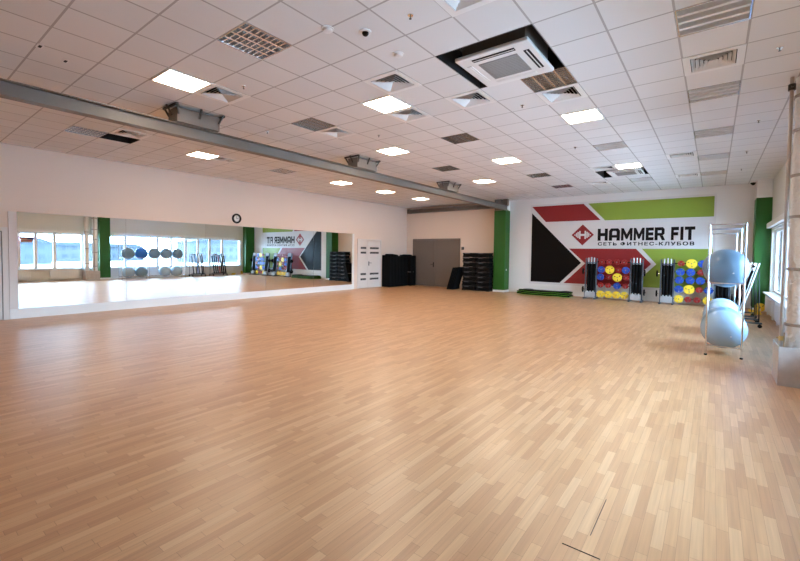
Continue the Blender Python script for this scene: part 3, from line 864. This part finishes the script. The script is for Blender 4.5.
def plate_rack(xa, xb, rows, ypl, name, side):
    """xa..xb clear span between towers"""
    rk = thing('barbell_rack', 'dark steel barbell and plate rack standing at the %s of the mural' % side, 'barbell rack', ((xa + xb) / 2, 16.95, 0))
    hw = (xb - xa) / 2
    for s in (-1, 1):
        # bar tower: two leaning side rails and trays
        cx = s * (hw + .215)
        for k in (-1, 1):
            MB().box(-.022, .022, -.03, .03, 0, 1.50, Matrix.Translation((cx + k * .19, -.10, .06)) @ Matrix.Rotation(-.10, 4, 'X'), bev=.006).build('side_rail', 'railgrey', rk)
            MB().box(cx + k * .19 - .03, cx + k * .19 + .03, -.30, .25, 0.005, .05, bev=.006).build('foot', 'railgrey', rk)
        MB().box(cx - .17, cx + .17, -.19, -.02, .06, .10).box(cx - .17, cx + .17, -.20, -.19, .06, .26, bev=0).build('bar_tray', 'traygrey', rk)
        MB().box(cx - .17, cx + .17, .06, .075, .25, 1.42).build('back_board', 'black', rk)
        MB().box(cx - .17, cx + .17, -.055, -.035, 1.36, 1.40).build('bar_guard', 'railgrey', rk)
        for q in range(3):
            bx = cx - .10 + q * .10
            bt = thing('barbell', 'black barbell in the %s tower of the %s plate rack, %s from left' % (('left', 'right')[s > 0], name, ORD[q]), 'barbell', ((xa + xb) / 2 + bx, 16.95 - .13, .11), (-.10, 0, 0), 'barbells standing in the rack towers')
            MB().tube((0, 0, 0), (0, 0, .20), .026, 12).tube((0, 0, 1.24), (0, 0, 1.47 + .02 * (q % 2)), .026, 12).build('sleeve', 'barsteel', bt, smooth=True)
            MB().tube((0, 0, .20), (0, 0, 1.24), .033, 12).build('grip', 'rubber', bt, smooth=True)
        # spare black discs hanging on the outside of each tower
    z_of = [1.42, 1.13, .85, .54, .20]
    for ri, row in enumerate(rows):
        z = z_of[ri]
        MB().box(-hw - .03, hw + .03, .04, .07, z - .02, z + .02).build('rail', 'black', rk)
        for ci, (kind, x) in enumerate(row):
            MB().tube((x - (xa + xb) / 2, .04, z), (x - (xa + xb) / 2, -.058, z), .0105, 8).build('peg', 'greycap', rk)
            add_plate(kind, (x, 16.95 - .06, z - .0), '%s weight plate, %s in the %s row of the %s plate rack' % (CN[kind], ORD[ci], RN[ri], name), 'weight plates on the racks')
    return rk
def spr(kinds, x0, dx): return [(k, x0 + i * dx) for i, k in enumerate(kinds)]
plate_rack(-3.53, -2.43, [spr('rrrr', -3.36, .25), [('b', -3.38), ('Y', -3.09), ('r', -2.80), ('b', -2.56)], [('b', -3.40), ('r', -3.12), ('Y', -2.83), ('r', -2.54)], [('r', -3.39), ('r', -3.13), ('b', -2.83), ('r', -2.55)],
                          [('y', -3.39), ('y', -3.12), ('y', -2.85), ('y', -2.58)]], 0, 'left', 'lower centre')
plate_rack(-1.06, .02, [[('r', -.88), ('Y', -.59), ('b', -.29), ('r', -.08)], [('b', -.90), ('b', -.61), ('r', -.33), ('b', -.11)], [('b', -.92), ('b', -.62), ('b', -.34), ('r', -.085)], [('b', -.93), ('Y', -.64), ('r', -.36), ('b', -.11)],
                         [('y', -.92), ('r', -.66), ('r', -.41), ('y', -.125)]], 0, 'right', 'right end')
# black weight discs on the outer sides of the towers
dm = MB().lathe([(.10, -.02), (.115, -.015), (.115, .015), (.10, .02)], 20).data('disc', 'rubber')
hm = MB().tube((0, 0, -.03), (0, 0, .06), .016, 10).data('peg_cap', 'alu')
nm = 0
for (x, nmx) in ((-4.02, 'left side of the left rack'), (-1.955, 'right side of the left rack'), (-1.575, 'left side of the right rack'), (.50, 'right side of the right rack')):
    for z, zz in ((.35, 'low'), (1.05, 'high')):
        t = thing('weight_plate', 'black weight disc hanging %s on the %s' % (zz, nmx), 'weight plate', (x, 16.90, z), (0, PI / 2, 0), 'black discs hanging on the rack sides')
        inst('disc', dm, t); inst('peg_cap', hm, t, rot=(0, 0, 0))

# yellow plates lying by the corner pillar
for k in range(3):
    add_plate('y', (1.02 - .02 * k, 15.75 + .02 * k, .019 + k * .038), 'large yellow weight plate lying flat by the corner pillar, %s of the three' % ['lowest', 'middle', 'top'][k], 'yellow plates lying by the corner pillar', (PI / 2, 0, k * .5))
add_plate('y', (1.16, 16.50, .137), 'large yellow weight plate standing upright against the green corner pillar', 'yellow plates lying by the corner pillar', (.18, 0, 0))

# ---------------------------------------------------------------- bar racks behind the ball rack
def bar_rack(y0, y1, lab, cols, grp, bl, rad, name):
    rk = thing(name, lab, 'bar rack', (.72, (y0 + y1) / 2, 0))
    w = (y1 - y0) / 2
    th = .26
    for s in (-1, 1):
        y = s * w
        MB().tube((-.22, y, .14), (.13, y, 1.52), .015, 10).build('side_rail', 'white', rk, smooth=True)
        MB().tube((.16, y, .14), (.13, y, 1.40), .012, 10).build('back_strut', 'black', rk, smooth=True)
        f = MB().box(-.34, .22, y - .025, y + .025, .09, .13, bev=.006).build('foot', 'railgrey', rk)
        for x in (-.30, .18):
            MB().tube((x, y - .018, .042), (x, y + .018, .042), .042, 14).box(x - .012, x + .012, y - .02, y + .02, .05, .10).build('castor', 'black', f)
    for (x, z) in ((-.20, .22), (-.03, .90), (.11, 1.44)):
        MB().tube((x, -w, z), (x, w, z), .014, 8).build('crossbar', 'railgrey', rk, smooth=True)
    MB().box(-.31, -.09, -w, w, .15, .19).build('tray', 'black', rk)
    n = len(cols)
    for k, m_ in enumerate(cols):
        yy = -w + .07 + k * (2 * w - .14) / (n - 1)
        t_ = thing('body_bar', '%s in the %s, %s from the camera end' % (bl[m_], grp, ORD[k]), 'bar', (.72 - .275, (y0 + y1) / 2 + yy, .205), (0, .25, 0), 'bars in the ' + grp)
        L_ = 1.18 + .06 * ((k * 7) % 3)
        MB().tube((0, 0, 0), (0, 0, L_), rad, 12).build('shaft', m_, t_, smooth=True)
        MB().tube((0, 0, L_), (0, 0, L_ + .04), rad * 1.1, 12).build('end_cap', 'black' if m_ != 'rubber' else 'alu', t_, smooth=True)
bar_rack(12.65, 13.45, 'wheeled white framed rack with slanting body bars just behind the ball rack', ['rubber', 'white', 'rubber', 'blue', 'rubber', 'white', 'rubber', 'rubber'], 'near bar rack',
         {'rubber': 'black padded bar', 'white': 'white bar', 'blue': 'blue bar', 'red': 'red bar'}, .028, 'body_bar_rack')
bar_rack(14.0, 14.95, 'wheeled rack with thick black bars in front of the far radiator', ['rubber', 'rubber', 'rubber', 'red', 'rubber', 'rubber', 'rubber'], 'far bar rack',
         {'rubber': 'thick black bar', 'white': 'white bar', 'blue': 'blue bar', 'red': 'thick red bar'}, .042, 'body_bar_rack')

# ---------------------------------------------------------------- floor mats
def mat_mesh(w, d, th, seed, m, name, inset=0.0, z=0):
    random.seed(seed)
    b = MB()
    nx, ny = 26, 5
    ph = random.uniform(0, 6)
    def f(u, v, top):
        x = (u - .5) * (w - inset * 2); y = (v - .5) * (d - inset * 2)
        zz = z + max(0, .014 * math.sin(u * 7 + ph) + .012 * math.sin(u * 17 + v * 4 + ph)) + (th if top else 0)
        return (x, y + .02 * math.sin(u * 5 + ph), zz)
    g = [[[b.bm.verts.new(f(i / nx, j / ny, t_)) for j in range(ny + 1)] for i in range(nx + 1)] for t_ in (0, 1)]
    for t_ in (0, 1):
        for i in range(nx):
            for j in range(ny):
                q = [g[t_][i][j], g[t_][i + 1][j], g[t_][i + 1][j + 1], g[t_][i][j + 1]]
                b.bm.faces.new(q if t_ else list(reversed(q)))
    for i in range(nx):
        b.bm.faces.new((g[0][i][0], g[0][i + 1][0], g[1][i + 1][0], g[1][i][0]))
        b.bm.faces.new((g[0][i + 1][ny], g[0][i][ny], g[1][i][ny], g[1][i + 1][ny]))
    for j in range(ny):
        b.bm.faces.new((g[0][0][j + 1], g[0][0][j], g[1][0][j], g[1][0][j + 1]))
        b.bm.faces.new((g[0][nx][j], g[0][nx][j + 1], g[1][nx][j + 1], g[1][nx][j]))
    return b
for k, (x, y, z, w, lab) in enumerate(((-5.5, 16.85, .0, 2.15, 'black exercise mat with lime green edge, lowest of the pile by the mural'),
                                       (-5.52, 16.87, .066, 2.1, 'black exercise mat with lime green edge, middle of the pile by the mural'),
                                       (-5.48, 16.88, .132, 2.05, 'rumpled black exercise mat with lime green edge on top of the pile'))):
    t = thing('exercise_mat', lab, 'exercise mat', (x, y, z + .002), (0, 0, (-.03, -.025, -.03)[k]), 'pile of exercise mats')
    mat_mesh(w, .56, .009, 3, 'lime', 'edge').build('edging', 'lime', t)
    mat_mesh(w, .56, .045, 3, 'rubber', 'pad', .006, .0095).build('pad', 'rubber', t)

# ---------------------------------------------------------------- step platforms
def step_parts():
    L_, D_, H_ = .66, .38, .205
    top = MB().box(-L_ / 2, L_ / 2, -D_ / 2, D_ / 2, H_ - .05, H_, bev=.012)
    body = MB().box(-L_ / 2 + .02, L_ / 2 - .02, -D_ / 2 + .015, D_ / 2 - .015, .012, H_ - .05)
    base = MB().box(-.085, .085, -D_ / 2, D_ / 2, .0, .075, bev=.012)
    lab = MB().box(-.22, .02, -D_ / 2 - .003, -D_ / 2 + .001, H_ - .037, H_ - .017)  # thin grey strip on the front edge of the top board
    return top.data('top_board', 'black'), body.data('skirt', 'rubber'), base.data('block_foot', 'black'), lab.data('grey_strip', 'greycap')
sp_ = step_parts()
random.seed(4)
for c in range(2):
    for k in range(8):
        x = -8.88 + c * .69 + random.uniform(-.012, .012)
        lvl = 'lowest' if k == 0 else ('topmost' if k == 7 else ORD[7 - k] + ' from the top')
        t = thing('step_platform', 'black step platform, %s in the %s stack beside the green pillar' % (lvl, ('left', 'right')[c]), 'step platform', (x, 16.84 + random.uniform(-.02, .02), k * .2155), (0, 0, random.uniform(-.02, .02)), 'stacked step platforms')
        inst('top_board', sp_[0], t); inst('skirt', sp_[1], t); inst('block_foot', sp_[2], t, (-.245, 0, 0)); inst('block_foot', sp_[2], t, (.245, 0, 0)); inst('grey_strip', sp_[3], t)
# mats leaning on the steps
for k in range(4):
    x0 = -9.82 + k * .075
    t = thing('folded_mat', 'black padded board leaning on the step stack, %s from the left' % ORD[k], 'mat', (x0, 16.62 + .02 * k, .012), (0, .30, .0), 'black boards leaning on the steps')
    MB().box(-.03, .03, -.30, .30, 0, 1.06 + .01 * k, bev=.012).build('pad', 'rubber', t)
    MB().box(-.0335, -.03, -.28, .28, .48, .51).build('seam', 'greycap', t)
# standing black panels in the far left corner
hs = [1.56, 1.62, 1.60, 1.52, 1.51, 1.52, 1.58, 1.60]
for k in range(8):
    y = 15.45 + k * .235
    t = thing('standing_mat', 'tall black folded mat in the corner, %s from the vented white door' % ORD[k], 'mat', (XL + .28, y, 0), (0, 0, 0), 'black mats standing in the corner')
    MB().box(-.25, .25, -.105, .0, 0, hs[k], bev=.03).build('fold', 'rubber', t)
    MB().box(-.25, .25, .004, .11, 0, hs[k] - .015, bev=.03).build('fold', 'rubber', t)
for k in range(2):
    t = thing('standing_mat', ['tall black folded mat standing against the back wall next to the corner row', 'tall black folded mat nearest the grey double door'][k], 'mat', (XL + .66 + k * .0, 17.12 - k * .24, 0), (0, 0, 0), 'black mats standing in the corner')
    MB().box(-.10, .10, -.105, .105, 0, 1.55 - .04 * k, bev=.03).build('fold', 'rubber', t)
    MB().box(-.101, .101, -.108, -.104, .7, .72).build('strap', 'greycap', t)

# ---------------------------------------------------------------- small patterned box in the window
t = thing('patterned_basket', 'small red, white and blue patterned basket hanging at the window top, seen in the mirror', 'basket', (XR - .30, 4.82, 1.98))
b = MB()
for r0, r1, z0, z1 in ((.20, .27, 0, .26),):
    b.prism([(-r0, z0), (r0, z0), (r1, z1), (-r1, z1)], -.09, .09, lambda u, v, t_: (t_, u, v))
b.build('bowl', 'cloudred', t)
for k in range(3):
    z = .03 + k * .08
    hw_ = .203 + .07 * z / .26
    MB().box(-.094, .094, -hw_, hw_, z, z + .03).build('white_stripe', 'white', t)
MB().box(-.098, .098, .02, .275, .13, .262).build('blue_corner', 'flagblue', t)
MB().tube((0, -.24, .25), (0, 0, .44), .006, 6).tube((0, .24, .25), (0, 0, .44), .006, 6).build('hanging_wire', 'dark_steel', t)

# dark scratches in the floor near the camera
t = thing('floor_hatch_edge', 'thin dark corner shaped seam in the floor at the bottom of the picture', 'floor seam', (0, 0, 0))
MB().box(-.64, -.44, 2.375, 2.383, .0002, .0012, Matrix.Identity(4)).build('seam', 'black', t)
MB().box(-.53, -.526, 2.55, 3.0, .0002, .0012).build('seam', 'dark_steel', t)

# ---------------------------------------------------------------- outside
struct(MB().box(XR + 2, 600, -300, 400, -3.2, -3.0).build('ground_outside', 'snow'))
random.seed(21)
y = -20.0
k = 0
while y < 150:
    w = random.uniform(13, 26)
    hgt = random.uniform(4.5, 8.5)
    x = 150 + random.uniform(-12, 25)
    t = thing('far_building', 'hazy building far outside the windows, %s of the far row' % (ORD[k] if k < 12 else 'last'), 'building', (x, y + w / 2, -3.0), group='far buildings outside')
    MB().box(0, 12, -w / 2, w / 2, 0, hgt + 1.2).build('wall', ('farwall', 'farwall2')[k % 2], t)
    MB().prism([(-w / 2 - .5, hgt + 1.2), (w / 2 + .5, hgt + 1.2), (w / 2 - 3, hgt + 2.6), (-w / 2 + 3, hgt + 2.6)], -.5, 12.5, lambda u, v, t_: (t_, u, v)).build('roof', 'farroof', t)
    wm = MB()
    for a in range(int(w / 3)):
        for c in range(2):
            yy = -w / 2 + 1.5 + a * 3
            wm.box(-.08, .0, yy, yy + 1.4, 1.6 + c * 3, 3.0 + c * 3)
    wm.build('window_band', 'farroof', t)
    y += w + random.uniform(0, 5)
    k += 1
